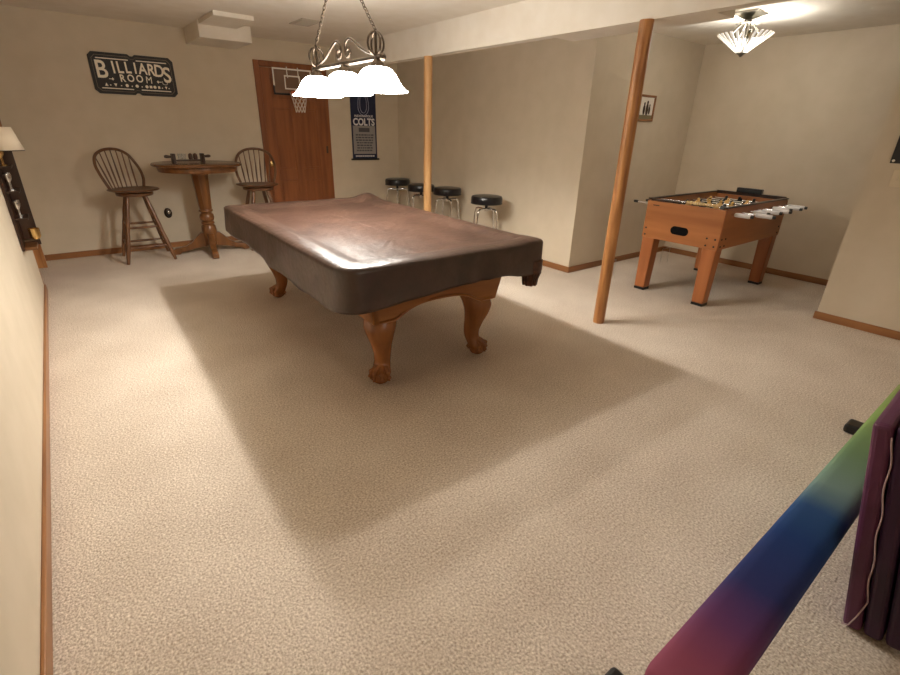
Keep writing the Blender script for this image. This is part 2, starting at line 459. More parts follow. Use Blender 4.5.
for d_ in (.004, .012, .022, .035, .05, .075, .10, .12, .14, .16, .18, .20, .24, .29, .34, .40, .46, .52, .58, .63, .665):
    rr = tuple(max(r - d_, .004) for r in R0)
    ring = rrect(hxw - d_, hyl - d_, rr)
    for p in ring:
        z = htop(d_)
        w_ = min(1, d_ / .03)
        z += w_ * (.0045 * noise.noise(V(p.x * 5, p.y * 4, 1)) + .002 * noise.noise(V(p.x * 17, p.y * 15, 4)))
        # corner peaks where the pockets stand, sag between them
        for (sx, sy, hgt) in ((1, 1, .035), (-1, 1, .0), (1, -1, .012), (-1, -1, .004)):
            z += hgt * math.exp(-((p.x - sx * (hxw - .07)) ** 2 + (p.y - sy * (hyl - .07)) ** 2) / .012)
        if d_ > .17:     # fold lines left by storage
            for c0, ax in ((-.16, p.x), (.24, p.x)): z += .006 * math.exp(-((ax - c0 + .03 * p.y) ** 2) / .00012)
            for c0 in (-.62, .1): z += .006 * math.exp(-((p.y - c0 + .05 * p.x) ** 2) / .0003)
        p.z = z
    rings.append(ring)
cv.loft(rings, cap=False)
cv._f(list(cv.bm.verts)[-len(base_ring):])
co = cv.build('table_cover', M_cover, None, smooth=75, loc=(PX, PY, 0), solid=.003)
tag(co, 'brown leather-look fitted cover draped over the pool table', 'table cover')
co.rotation_euler.z = PR

# ------------------------------------------------------------------ pool table lamp
LX, LY = 1.88, -3.47
lamp = thing('billiard_lamp', 'three shade pewter billiard lamp hanging on chains over the pool table', 'lamp', (LX, LY, H))
def zz(z): return z - H
bar = MB(); bar.smooth = True
bar.tube([V(0, -.46, zz(1.745)), V(0, .44, zz(1.745))], .013, 10)
for y in (-.47, .45): bar.ball((0, y, zz(1.745)), .02, 12, 8)
bar.build('bar', M_pewter, lamp, smooth=50)
sc = MB(); sc.smooth = True
for s in (-1, 1):
    pts = [V(0, s * .40, zz(1.765)), V(0, s * .33, zz(1.775)), V(0, s * .25, zz(1.80)), V(0, s * .16, zz(1.845)), V(0, s * .09, zz(1.872)), V(0, s * .035, zz(1.85)), V(0, s * .03, zz(1.80)), V(0, s * .055, zz(1.778)), V(0, s * .085, zz(1.795)), V(0, s * .075, zz(1.825)), V(0, s * .055, zz(1.815))]
    sc.tube(cr(pts, 5), .0075, 8)
sc.build('scroll', M_pewter, lamp, smooth=50)
for s in (-1, 1):
    hp = MB(); hp.smooth = True
    for rot in (0, pi / 2):
        ring = [V(.05 * cos(a) * cos(rot), s * .40 + .05 * cos(a) * sin(rot), zz(1.815) + .058 * sin(a)) for a in [2 * pi * k / 24 for k in range(24)]]
        hp.tube(ring, .006, 8, close=True)
    hp.tube([V(0, s * .40, zz(1.745)), V(0, s * .40, zz(1.885))], .008, 8)
    hp.build('cage_ring', M_pewter, lamp, smooth=50)
    ch = MB(); ch.smooth = True
    a0, a1 = V(0, s * .395, zz(1.885)), V(0, s * .02, -.03)
    L = (a1 - a0).length; n = int(L / .026); dirv = (a1 - a0).normalized()
    side = V(1, 0, 0); up2 = dirv.cross(side)
    for i in range(n):
        c = a0 + dirv * (L * (i + .5) / n); sd = side if i % 2 else up2
        ch.tube([c + dirv * .019 * cos(a) + sd * .0085 * sin(a) for a in [2 * pi * k / 10 for k in range(10)]], .0028, 6, close=True)
    ch.build('chain', M_pewter, lamp, smooth=60)
cn = MB(); cn.lathe([(.07, 0), (.07, -.012), (.05, -.026), (.012, -.034), (0, -.034)], 24); cn.build('canopy', M_pewter, lamp, smooth=40)
for i, y in enumerate((.42, 0, -.41)):
    ft = MB(); ft.lathe([(.012, zz(1.75)), (.02, zz(1.735)), (.036, zz(1.72)), (.04, zz(1.69)), (.03, zz(1.69))], 20, (0, y, 0))
    ft.build('fitter', M_pewter, lamp, smooth=40)
    sh = MB(); sh.smooth = True
    z0 = 1.578
    prof = [(.034, .120), (.055, .118), (.075, .109), (.092, .094), (.106, .074), (.119, .051), (.135, .028), (.154, .009), (.170, 0)]
    sh.lathe([(r, zz(z0) + z) for r, z in prof], 40, (0, y, 0), cap=False)
    so = sh.build('glass_shade', M_bell, lamp, smooth=60, solid=.004); so['label'] = 'lit white bell glass shade'
    bl = MB(); bl.ball((0, y, zz(1.686)), (.014, .014, .016), 14, 10); bl.build('bulb', M_bulb, lamp, smooth=60)
    li = bpy.data.lights.new('pool_bulb', 'POINT'); li.energy = 33; li.color = (1, .955, .88); li.shadow_soft_size = .028
    lo = bpy.data.objects.new('pool_bulb_light', li); COL.objects.link(lo); lo.location = (LX, LY + .05 + y * .88, 1.638)

# ------------------------------------------------------------------ alcove ceiling light
AX, AY = 5.07, -4.39
al = thing('ceiling_light', 'fan shaped glass strip ceiling light over the foosball table', 'ceiling light', (AX, AY, H))
c = MB(); c.loft([[V(s * .105, t * .105, 0) for s, t in ((-1, -1), (1, -1), (1, 1), (-1, 1))], [V(s * .105, t * .105, -.008) for s, t in ((-1, -1), (1, -1), (1, 1), (-1, 1))], [V(s * .03, t * .03, -.045) for s, t in ((-1, -1), (1, -1), (1, 1), (-1, 1))]])
c.build('canopy', M_nickel, al, bevel=.002)
st = MB(); st.smooth = True; st.tube([V(0, 0, -.04), V(0, 0, -.27)], .009, 10)
st.build('stem', M_nickel, al, smooth=50)
for k in range(4):
    a = pi / 4 + k * pi / 2
    r = MB(); r.tube([V(.015 * cos(a), .015 * sin(a), -.045), V(.11 * cos(a), .11 * sin(a), -.15)], .006, 8); r.build('support_rod', M_nickel, al, smooth=50)
NS = 28
for k in range(NS):
    a = 2 * pi * (k + .5) / NS
    R = Matrix.Rotation(a, 4, 'Z')
    g = MB()
    rt, rb, zt, zb = .205, .035, -.15, -.285
    h0, h1 = .0105, .0026
    poly = [V(rt, -h0, zt), V(rt, h0, zt), V(rb, h1, zb), V(rb, -h1, zb)]
    nrm = V(.15, 0, -.18).normalized() * .005
    g.prism(poly, nrm, R)
    o = g.build('glass_strip', M_strip if k % 7 not in (2,) else M_mirror, al)
fn = MB(); fn.lathe([(.0, -.315), (.012, -.31), (.02, -.297), (.04, -.288), (.04, -.276), (0, -.276)], 18); fn.build('finial', M_nickel, al, smooth=40)
li = bpy.data.lights.new('alcove_bulb', 'POINT'); li.energy = 13; li.color = (1, .97, .91); li.shadow_soft_size = .03
lo = bpy.data.objects.new('alcove_bulb_light', li); COL.objects.link(lo); lo.location = (AX + .11, AY - .04, H - .20)

m = MB(); m.lathe([(.085, -.072), (.09, -.076), (.085, -.08), (0, -.08)], 24); m.build('bulb_shield', M_nickel, al, smooth=40)  # disc added to keep the bulb's light off the canopy and nearby ceiling
# the room goes on behind the camera; unseen fill light added there to lift shadows
li = bpy.data.lights.new('rear_fill', 'POINT'); li.energy = 34; li.color = (1, .95, .86); li.shadow_soft_size = .35
lo = bpy.data.objects.new('rear_fill_light', li); COL.objects.link(lo); lo.location = (2.4, -10.2, 1.85)

# ------------------------------------------------------------------ ceiling vent
M_vent = mat('vent_paint', srgb(176, 166, 150), .6)
vt = thing('ceiling_vent', 'white slatted air vent on the ceiling beyond the billiard lamp', 'vent', (2.575, -1.295, H))
v = MB(); v.box(-.10, .10, -.165, -.145, -.008, 0).box(-.10, .10, .145, .165, -.008, 0).box(-.10, -.08, -.145, .145, -.008, 0).box(.08, .10, -.145, .145, -.008, 0); v.build('frame', M_vent, vt)
v = MB()
for i in range(13):
    y = -.135 + i * .0225; v.box(-.08, .08, -.009, .009, -.0015, .0015, Matrix.Translation((0, y, -.006)) @ Matrix.Rotation(.6, 4, 'X'))
v.build('slats', M_vent, vt)

# ------------------------------------------------------------------ billiards sign
sg = thing('wall_sign', 'black plaque reading BILLIARDS ROOM on the back wall', 'sign', (1.188, -.001, 1.829))
def plaque(w, h, c, nt):
    return [(-w + c, -h), (-nt, -h), (-nt * .4, -h + nt * .55), (nt * .4, -h + nt * .55), (nt, -h), (w - c, -h), (w, -h + c), (w, h - c), (w - c, h), (nt, h), (nt * .4, h - nt * .55), (-nt * .4, h - nt * .55), (-nt, h), (-w + c, h), (-w, h - c), (-w, -h + c)]
m = MB(); m.prism([V(x, 0, z) for x, z in plaque(.379, .188, .035, .03)], (0, -.016, 0)); m.build('plate', M_signb, sg, bevel=.003)
m = MB()
def strip_loop(mm, w, h, c, nt, t, y):
    a = plaque(w, h, c, nt); b_ = plaque(w - t, h - t, c * .95, nt * .95)
    n = len(a)
    for i in range(n):
        j = (i + 1) % n
        q = [V(a[i][0], y, a[i][1]), V(a[j][0], y, a[j][1]), V(b_[j][0], y, b_[j][1]), V(b_[i][0], y, b_[i][1])]
        mm.prism(q, (0, -.002, 0))
strip_loop(m, .352, .164, .032, .034, .004, -.016)
m.build('border_line', mat('sign_border', srgb(120, 104, 86), .6), sg)
for x0, x1 in ((-.315, -.035), (.035, .315)):
    for z in (.134, -.136):
        m = MB(); m.box(x0, x1, -.018, -.016, z - .0045, z + .0045); m.build('rule_line', M_signl, sg)
def put(ch, x, z, size, rot=0, sx=1.0, off=.004, name='lettering'):
    M_ = Matrix.Translation((x, -.0175, z)) @ Matrix.Rotation(rot, 4, 'Y') @ Matrix.Rotation(pi / 2, 4, 'X')
    return text_mesh(name, ch, size, M_signl, sg, M_, off, .0015, sx)
word = 'BILLIARDS'
xs = [-.275, -.178, -.122, -.052, .015, .082, .158, .232, .302]
for i, (chh, x) in enumerate(zip(word, xs)):
    u = (x - .01) / .3
    if i == 0: put(chh, x - .012, .026, .225, 0, .86, .003)
    elif i == 8: put(chh, x, .016, .205, 0, .86, .003)
    else: put(chh, x, .060 - .018 * u * u, .142 + .034 * u * u, .08 * u, .78, .003)
for chh, x in zip('ROOM', (-.118, -.043, .037, .122)): put(chh, x, -.034 - .004 * (x / .1) ** 2, .094, .03 * x / .1, .85, 0 if chh == 'M' else .002)
for s in (-1, 1):
    orn = MB()
    orn.box(s * .215 - .022, s * .215 + .022, -.018, -.016, -.052, -.046)
    orn.prism([V(s * .205, -.016, -.064), V(s * .193, -.016, -.049), V(s * .205, -.016, -.034), V(s * .217, -.016, -.049)], (0, -.002, 0))
    orn.build('ornament', M_signl, sg)
class _Icons:
    def __getattr__(s, k):
        def f(*a):
            q = MB(); getattr(q, k)(*a); q.build('icon', M_signl, sg); return s
        return f
ic = _Icons()
Ry = Matrix.Rotation(pi / 2, 4, 'X')
def disc(x, z, r): ic.lathe([(r, 0), (r, .002)], 14, (x, -.016, z), Ry)
zi = -.102
for x in (-.09, .0, .09, .165): disc(x, zi, .015)
for x in (-.235, -.14, -.045, .045, .235, .3): disc(x, zi - .004, .006)
ic.prism([V(-.285, -.016, zi - .014), V(-.255, -.016, zi - .014), V(-.27, -.016, zi + .015)], (0, -.002, 0))
ic.prism([V(-.205, -.016, zi + .013), V(-.175, -.016, zi + .013), V(-.19, -.016, zi - .016)], (0, -.002, 0))
ic.box(.115, .14, -.018, -.016, zi - .012, zi + .012); ic.box(.195, .215, -.018, -.016, zi - .012, zi + .012)
ic.prism([V(.26, -.016, zi + .012), V(.285, -.016, zi + .012), V(.272, -.016, zi - .014)], (0, -.002, 0))
for pts in ([(.245, -.040), (.252, -.066), (.282, -.072), (.292, -.052), (.274, -.044)],):
    q = MB(); q.tube(cr([V(x, -.017, z) for x, z in pts], 5), .007, 6, flat=.3); q.build('swash', M_signl, sg)

# ------------------------------------------------------------------ banner
bn = thing('wall_banner', 'narrow navy and grey COLTS banner hanging right of the door', 'banner', (3.866, -.004, 0))
bw = .196
m = MB(); m.box(-bw, bw, -.004, 0, 1.405, 1.90); m.build('navy_field', M_navy, bn)
m = MB(); m.box(-bw, bw, -.004, 0, .975, 1.405); fo = m.build('grey_field', M_grey, bn)
m = MB(); m.box(-bw, -bw + .02, -.0055, -.004, .975, 1.90).box(bw - .02, bw, -.0055, -.004, .975, 1.90).box(-bw + .02, bw - .02, -.0055, -.004, .975, 1.035); m.build('border', M_navy, bn)
for z, nm in ((.965, 'bottom_rod'), (1.905, 'top_rod')):
    m = MB(); m.smooth = True; m.tube([V(-bw - .025, -.012, z), V(bw + .025, -.012, z)], .012, 10); m.build(nm, M_black, bn, smooth=50)
hs = MB()
zc = 1.66
outer = [(.085 * cos(a), zc + .085 * sin(a)) for a in [radians(205 + 130 * k / 14 - 0) for k in range(15)]]
path = [V(-.062, -.004, zc + .12), V(-.08, -.004, zc + .05), V(-.082, -.004, zc - .02)] + [V(.082 * cos(a), -.004, zc - .02 + .10 * sin(a)) for a in [radians(180 + 180 * k / 12) for k in range(1, 12)]] + [V(.082, -.004, zc - .02), V(.08, -.004, zc + .05), V(.062, -.004, zc + .12)]
for off in (1.0, .62):
    hs.tube([V(p.x * off, p.y, zc + (p.z - zc) * (.6 + .4 * off) + (.0 if off == 1 else .01)) for p in cr(path, 2)], .009, 6, flat=.35)
hs.tube([V(-.082, -.004, zc + .12), V(-.035, -.004, zc + .12)], .008, 6, flat=.35); hs.tube([V(.082, -.004, zc + .12), V(.035, -.004, zc + .12)], .008, 6, flat=.35)
hs.build('horseshoe_emblem', mat('emblem_print', srgb(168, 170, 190), .8), bn)
RX = Matrix.Rotation(pi / 2, 4, 'X')
text_mesh('lettering', 'COLTS', .125, M_wlet, bn, Matrix.Translation((0, -.0055, 1.45)) @ RX, .004, .0008, .88)
text_mesh('small_lettering', 'INDIANAPOLIS', .038, M_wlet, bn, Matrix.Translation((0, -.0055, 1.528)) @ RX, .0006, .0008, 1.15)
m = MB(); m.box(-.085, .085, -.0052, -.004, 1.325, 1.378); m.build('heading_block', M_dgrey, bn)
m = MB(); random.seed(3)
for i, z in enumerate((1.286, 1.252, 1.218, 1.184, 1.150, 1.116, 1.082)):
    x = -.14 + .02 * random.random()
    while x < .12:
        wd = random.uniform(.018, .05); m.box(x, min(x + wd, .145), -.0052, -.004, z - .009, z + .009); x += wd + .010
m.build('text_lines', M_dgrey, bn)
m = MB(); x = -.15
while x < .14:
    wd = random.uniform(.012, .03); m.box(x, min(x + wd, .15), -.0065, -.0055, .998, 1.016); x += wd + .008
m.build('caption_line', M_wlet, bn)

# ------------------------------------------------------------------ mini hoop over the door
bh = thing('mini_basketball_hoop', 'small clear backboard and net hooked over the top of the oak door', 'basketball hoop', (2.88, -.024, 1.88))
m = MB(); m.box(-.245, .245, -.018, -.006, -.145, .145); m.build('backboard', mat('smoky_board', srgb(120, 92, 74), .25), bh, bevel=.006)
m = MB()
def frame(mm, x0, x1, z0, z1, t, y0, y1):
    mm.box(x0, x1, y0, y1, z0, z0 + t).box(x0, x1, y0, y1, z1 - t, z1).box(x0, x0 + t, y0, y1, z0 + t, z1 - t).box(x1 - t, x1, y0, y1, z0 + t, z1 - t)
m.box(-.245, .245, -.020, -.018, .128, .145).box(-.245, -.228, -.020, -.018, -.06, .128).box(.228, .245, -.020, -.018, -.06, .128)
frame(m, -.105, .095, -.085, .07, .015, -.020, -.018); m.build('board_lines', M_white, bh)
m = MB(); m.box(-.245, .245, -.021, -.004, -.150, -.128).box(-.247, -.232, -.021, -.004, -.128, -.05).box(.232, .247, -.021, -.004, -.128, -.05); m.build('lower_trim', M_black, bh)
for x in (-.06, .08):
    m = MB(); m.tube(cr([V(x, -.024, .04), V(x - .008, -.026, .10), V(x, -.012, .152), V(x, .0, .158)], 5), .006, 8); m.build('door_hook', M_white, bh, smooth=50)
rc = V(.02, -.135, -.128)
m = MB(); m.smooth = True; m.tube([rc + V(.105 * cos(a), .105 * sin(a), 0) for a in [2 * pi * k / 28 for k in range(28)]], .005, 8, close=True); m.box(-.03, .03, -.035, -.018, -.135, -.10)
m.build('rim', M_orange, bh, smooth=50)
m = MB()
for k in range(10):
    for s in (-1, 1):
        pts = []
        for j in range(6):
            a = 2 * pi * k / 10 + s * j * pi / 10; r = .105 - .05 * (j / 5) ** .8
            pts.append(rc + V(r * cos(a), r * sin(a), -.043 * j))
        m.tube(pts, .0032, 5)
m.build('net', M_net, bh)

# ------------------------------------------------------------------ outlet with night light
ol = thing('wall_outlet', 'dark wall outlet plate with a night light between chair and table', 'outlet', (1.23, -.001, .405))
m = MB(); m.lathe([(.058, 0), (.058, .004), (.05, .008), (0, .008)], 24, (0, 0, 0), RX @ Matrix.Diagonal((.72, 1.0, 1, 1))); m.build('plate', mat('dark_bronze', srgb(58, 44, 34), .3, .8), ol, smooth=40)
m = MB(); m.box(-.017, .017, -.04, -.008, -.035, .03); m.build('night_light', M_black, ol, bevel=.005)
m = MB(); m.smooth = True; m.ball((.004, -.045, .014), (.016, .012, .022), 12, 8); o = m.build('globe', M_chrome, ol, smooth=60); o['label'] = 'shiny silver globe'

# ------------------------------------------------------------------ pub table
pb = thing('pub_table', 'round oak pub table on a turned pedestal beside the two windsor stools', 'table', (1.55, -.46, 0))
ZT = .985
m = MB(); m.smooth = True
m.lathe([(0, ZT - .028), (.438, ZT - .028), (.45, ZT - .020), (.45, ZT - .008), (.44, ZT), (0, ZT)], 64); m.build('table_top', M_pubx, pb, smooth=40)
m = MB(); m.smooth = True
m.lathe([(.36, ZT - .028), (.395, ZT - .028), (.40, ZT - .045), (.39, ZT - .085), (.36, ZT - .085), (.355, ZT - .05)], 56); m.build('apron', M_pub, pb, smooth=40)
m = MB(); m.box(-.2, .2, -.035, .035, ZT - .075, ZT - .03).box(-.035, .035, -.2, .2, ZT - .075, ZT - .03); m.build('top_cleat', M_pub, pb)
m = MB()
oct_ = lambda r, z, a0=pi / 8: [V(r * cos(a0 + k * pi / 4), r * sin(a0 + k * pi / 4), z) for k in range(8)]
m.loft([oct_(.098, ZT - .085), oct_(.098, ZT - .11), oct_(.088, ZT - .13), oct_(.068, .50), oct_(.062, .48)])
m.build('column', M_pub, pb, bevel=.004)
m = MB(); m.smooth = True
m.lathe([(.05, .49), (.072, .485), (.075, .47), (.06, .455), (.056, .445), (.072, .43), (.078, .40), (.072, .37), (.055, .358), (.07, .345), (.072, .33), (.058, .32), (.075, .30), (.08, .25), (.074, .16), (.07, .09), (.05, .075)], 28)
m.build('turned_base', M_pub, pb, smooth=40)
for k in range(4):
    a = radians(-98) + k * pi / 2
    R = Matrix.Rotation(a, 4, 'Z')
    prof = [(.05, .235), (.10, .225), (.15, .18), (.20, .125), (.26, .09), (.32, .078), (.375, .07), (.405, .05), (.41, .022), (.39, .0), (.34, .0), (.32, .022), (.25, .035), (.18, .055), (.12, .065), (.05, .07)]
    m = MB(); m.prism([V(x, -.032, z) for x, z in prof], (0, .064, 0), R); m.build('foot', M_pub, pb, bevel=.008, seg=3)

# wine rack / centrepiece lying on the table: a rolling-pin shaped caddy with glass tube
cp = thing('table_centerpiece', 'dark wood cradle with glass tealight cups and side handles on the pub table', 'centerpiece', (1.46, -.50, ZT), radians(6))
cp.scale = (.88, .88, 1.1)
m = MB()
for s in (-1, 1): m.box(s * .165 - .018, s * .165 + .018, -.04, .04, 0, .09)
m.box(-.147, .147, -.012, .012, .02, .035).build('cradle', M_darkw, cp, bevel=.006)
for s in (-1, 1):
    m = MB(); m.smooth = True; m.tube([V(s * .183, 0, .062), V(s * .20, 0, .062), V(s * .24, 0, .064), V(s * .262, 0, .064)], [.009, .012, .015, .010], 12); m.build('handle', M_darkw, cp, smooth=50)
M_glass = mat('clear_glass', (.9, .9, .88, 1), .05, Transmission_Weight=.9)
for x in (-.09, -.045):
    m = MB(); m.smooth = True; m.lathe([(.020, .036), (.022, .04), (.024, .088), (.021, .088), (.019, .044), (0, .044)], 18, (x, 0, 0)); o = m.build('glass_cup', M_glass, cp, smooth=50)
for x in (.03, .085):
    m = MB(); m.smooth = True; m.lathe([(.022, .036), (.026, .05), (.024, .078), (.012, .09), (0, .092)], 18, (x, 0, 0)); o = m.build('dark_cup', M_leather_tip, cp, smooth=50)

# ------------------------------------------------------------------ windsor swivel stools
def windsor(name, label, loc, seat_rot):
    t = thing(name, label, 'stool', loc, group='windsor swivel bar stools at the pub table')
    SZ = .735
    R = Matrix.Rotation(seat_rot, 4, 'Z')          # seat faces local +x when rot = 0
    for a in range(4):
        an = pi / 4 + a * pi / 2
        c, s_ = cos(an), sin(an)
        m = MB(); m.smooth = True
        pts = [V(c * (.11 + .205 * q), s_ * (.11 + .205 * q), .685 * (1 - q)) for q in (0, .12, .25, .35, .45, .55, .65, .75, .85, 1)]
        m.tube(pts, [.018, .02, .022, .019, .022, .019, .022, .023, .021, .015], 12); m.build('leg', M_chair, t, smooth=60)
    for zh in (.16, .36):
        for a in range(4):
            if zh == .16 and a in (): continue
            dz = .03 if a % 2 else 0
            q = 1 - (zh + dz) / .685; rr = .11 + .205 * q
            a0, a1 = pi / 4 + a * pi / 2, pi / 4 + (a + 1) * pi / 2
            p0, p1 = V(rr * cos(a0), rr * sin(a0), zh + dz), V(rr * cos(a1), rr * sin(a1), zh + dz)
            m = MB(); m.smooth = True; m.tube([p0, p0.lerp(p1, .25), p0.lerp(p1, .5), p0.lerp(p1, .75), p1], [.009, .012, .014, .012, .009], 10); m.build('stretcher', M_chair, t, smooth=60)
    m = MB(); m.smooth = True; m.lathe([(0, .672), (.165, .672), (.172, .68), (.172, .70), (.165, .707), (0, .707)], 36); m.build('swivel_ring', M_chair, t, smooth=40)
    m = MB(); m.lathe([(.09, .707), (.09, .715)], 20); m.build('swivel_plate', M_black, t)
    # saddle seat
    m = MB(); m.smooth = True
    rings = []
    for (sc_, z) in ((.78, .715), (.95, .722), (1.0, .731), (.98, .738), (.90, .741), (.7, .735), (.4, .733), (.05, .733)):
        ring = []
        for k in range(40):
            an = 2 * pi * k / 40
            rx = .25 if cos(an) > 0 else .21
            ring.append(R @ V(rx * cos(an) * sc_, (.24 - .02 * cos(an)) * sin(an) * sc_, z))
        rings.append(ring)
    m.loft(rings); m.build('seat', M_chair, t, smooth=50)
    # hoop back
    hoop = []
    N_ = 26
    def back(y, z):            # point on the raked back surface
        h = z - .735
        return V(-.165 - .16 * h + .09 * (y / .2) ** 2 * (1 - min(1, h / .3)), y, z)
    prof = [(-.185, .738), (-.212, .82), (-.222, .90), (-.212, .98), (-.172, 1.058), (-.095, 1.104), (0, 1.118), (.095, 1.104), (.172, 1.058), (.212, .98), (.222, .90), (.212, .82), (.185, .738)]
    pts = cr([back(y, z) for y, z in prof], 5)
    m = MB(); m.smooth = True; m.tube([R @ p for p in pts], .0145, 10); m.build('hoop_back', M_chair, t, smooth=60)
    for i in range(7):
        y0 = -.135 + i * .045; y1 = y0 * 1.3
        # find the hoop height at y1
        zt = min((abs(p.y - y1) - (p.z > .93) * .001, p.z) for p in pts if p.z > .93)[1]
        b0, b1 = back(y0, .738), back(y1, zt)
        m = MB(); m.smooth = True; m.tube([R @ b0.lerp(b1, q) for q in (0, .2, .4, .6, .8, 1)], [.006, .008, .009, .0075, .006, .0055], 8); m.build('spindle', M_chair, t, smooth=60)
    return t
windsor('windsor_bar_stool', 'windsor bar stool standing left of the round pub table', (.905, -.41, 0), radians(-60))
windsor('windsor_bar_stool', 'windsor bar stool between the pub table and the oak door', (2.17, -.44, 0), radians(-108))

# ------------------------------------------------------------------ black round stools
def bar_stool():
    t = thing('round_stool', 'x', 'stool', (0, 0, 0), group='black round stools along the right wall')
    ZS = .715
    m = MB(); m.smooth = True
    m.lathe([(0, ZS - .085), (.165, ZS - .085), (.175, ZS - .078), (.178, ZS - .05), (.177, ZS - .022), (.168, ZS - .006), (.14, ZS), (0, ZS + .004)], 40); s = m.build('seat', M_vinyl, t, smooth=40)
    m = MB(); m.smooth = True
    m.lathe([(.1755, ZS - .087), (.18, ZS - .085), (.18, ZS - .079), (.1765, ZS - .077)], 40, cap=False); m.build('trim_ring', M_black, s, smooth=50)
    m = MB(); m.smooth = True; m.lathe([(.06, ZS - .085), (.06, ZS - .095), (.018, ZS - .10), (.016, ZS - .16), (.0, ZS - .16)], 20); m.build('swivel_post', M_black, t, smooth=40)
    m = MB(); m.smooth = True; m.lathe([(.02, ZS - .135), (.026, ZS - .14), (.026, ZS - .17), (.0, ZS - .175)], 16); m.build('hub', M_chrome, t, smooth=40)
    for k in range(4):
        a = pi / 4 + k * pi / 2; c, s_ = cos(a), sin(a)
        m = MB(); m.smooth = True
        pts = cr([V(c * .02, s_ * .02, ZS - .15), V(c * .09, s_ * .09, ZS - .145), V(c * .135, s_ * .135, ZS - .155), V(c * .15, s_ * .15, ZS - .20), V(c * .165, s_ * .165, .35), V(c * .19, s_ * .19, .01)], 5)
        m.tube(pts, .0115, 10); l = m.build('leg', M_chrome, t, smooth=60)
        m = MB(); m.lathe([(.015, 0), (.015, .022), (.012, .026)], 12, (c * .19, s_ * .19, 0)); m.build('foot_cap', M_black, l, smooth=40)
    m = MB(); m.smooth = True; r = .172
    m.tube([V(r * cos(a), r * sin(a), .24) for a in [2 * pi * k / 40 for k in range(40)]], .009, 8, close=True); m.build('foot_ring', M_chrome, t, smooth=60)
    return t
st0 = bar_stool()
spots = [(4.20, -.33, .2, 'black round stool nearest the back wall, first of the row of four'),
         (4.09, -1.10, .9, 'black round stool partly hidden behind the pale wood post'),
         (4.18, -1.56, .5, 'black round stool just right of the pale wood post'),
         (4.09, -2.41, 1.0, 'black round stool farthest from the back wall, right end of the row')]
for i, (x, y, rz, lab) in enumerate(spots):
    if i == 0: st0.location = (x, y, 0); st0.rotation_euler.z = rz; st0['label'] = lab
    else: dup(st0, (x, y, 0), rz, lab)

# ------------------------------------------------------------------ framed picture
pf = thing('framed_picture', 'small wood framed photo on the alcove wall behind the oak post', 'picture', (5.385, YP - .001, 1.645))
m = MB(); frame(m, -.148, .148, -.126, .126, .022, -.02, 0); m.build('frame', M_oakx, pf, bevel=.004)
m = MB(); m.box(-.127, .127, -.008, 0, -.105, .105); m.build('photo', M_photo, pf)
m = MB(); m.smooth = True
for x, s_, hh in ((-.04, .022, .05), (.015, .025, .062), (.06, .018, .04)):
    m.ball((x, -.009, -.03 + hh * .3), (s_, .002, hh), 12, 8); m.ball((x, -.009, -.02 + hh * 1.2), (s_ * .62, .002, s_ * .75), 10, 8)
m.build('photo_figures', M_bfab, pf)
m = MB(); m.box(-.127, .127, -.0095, -.008, -.105, -.065); m.build('photo_ground', mat('photo_green', srgb(120, 110, 80), .5), pf)

# ------------------------------------------------------------------ foosball table
FX0, FX1, FY0, FY1 = 4.56, 5.87, -4.80, -4.10
fc = ((FX0 + FX1) / 2, (FY0 + FY1) / 2)
ft = thing('foosball_table', 'honey wood foosball table with chrome rods in the alcove', 'foosball table', (fc[0], fc[1], 0))
lx, ly = (FX1 - FX0) / 2, (FY1 - FY0) / 2
z0, z1 = .505, .85
m = MB(); m.box(-lx, -lx + .03, -ly, ly, z0, z1 - .01)
o = m.build('end_panel', M_foos, ft, bevel=.005)
m = MB(); m.box(lx - .03, lx, -ly, ly, z0, z1 - .01); m.build('end_panel', M_foos, ft, bevel=.005)
for s in (-1, 1):
    m = MB(); m.box(-lx + .03, lx - .03, s * ly - (.03 if s > 0 else 0), s * ly + (.03 if s < 0 else 0), z0, z1); m.build('side_panel', M_foosx, ft, bevel=.005)
m = MB(); m.box(-lx + .005, lx - .005, -ly - .004, -ly + .03, z1, z1 + .012); m.box(-lx + .005, lx - .005, ly - .03, ly + .004, z1, z1 + .012); m.build('top_rail', M_darkw, ft, bevel=.003)
m = MB(); m.box(-lx + .03, lx - .03, -ly + .03, ly - .03, .69, .705); m.build('playing_field', M_field, ft)
m = MB()
m.box(-.004, .004, -ly + .03, ly - .03, .705, .7062); m.lathe([(.10, .705), (.104, .705), (.104, .7062), (.10, .7062)], 32)
for s in (-1, 1): frame(m, min(s * (lx - .03), s * (lx - .2)), max(s * (lx - .03), s * (lx - .2)), -.18, .18, .007, .7, .7)
m.build('field_lines', M_white, ft)
# oval ball return on the near end
m = MB()
ov = []
for k in range(24):
    a = 2 * pi * k / 24; ov.append(V(-lx, -.0 + (.045 if cos(a) > 0 else -.045) + .036 * cos(a), .614 + .036 * sin(a)))
m.prism(ov, (-.004, 0, 0)); o = m.build('ball_return', M_pit, ft); o['label'] = 'black oval ball return'
for s in (-1, 1):
    m = MB(); m.box(-lx - .006, -lx, s * (ly - .055) - .055, s * (ly - .055) + .055, z0 - .0, z0 + .008); 
for y in (-ly + .03, -ly + .10, ly - .03):
    for z in (z0 + .03, z0 + .09): MB().lathe([(.008, 0), (.008, .004), (.004, .006)], 10, (-lx, y, z), Matrix.Rotation(-pi / 2, 4, 'Y')).build('bolt_head', M_black, ft)
for x in (-lx + .05, -lx + .12, lx - .06):
    for z in (z0 + .03, z0 + .09): MB().lathe([(.008, 0), (.008, .004), (.004, .006)], 10, (x, -ly, z), RX).build('bolt_head', M_black, ft)
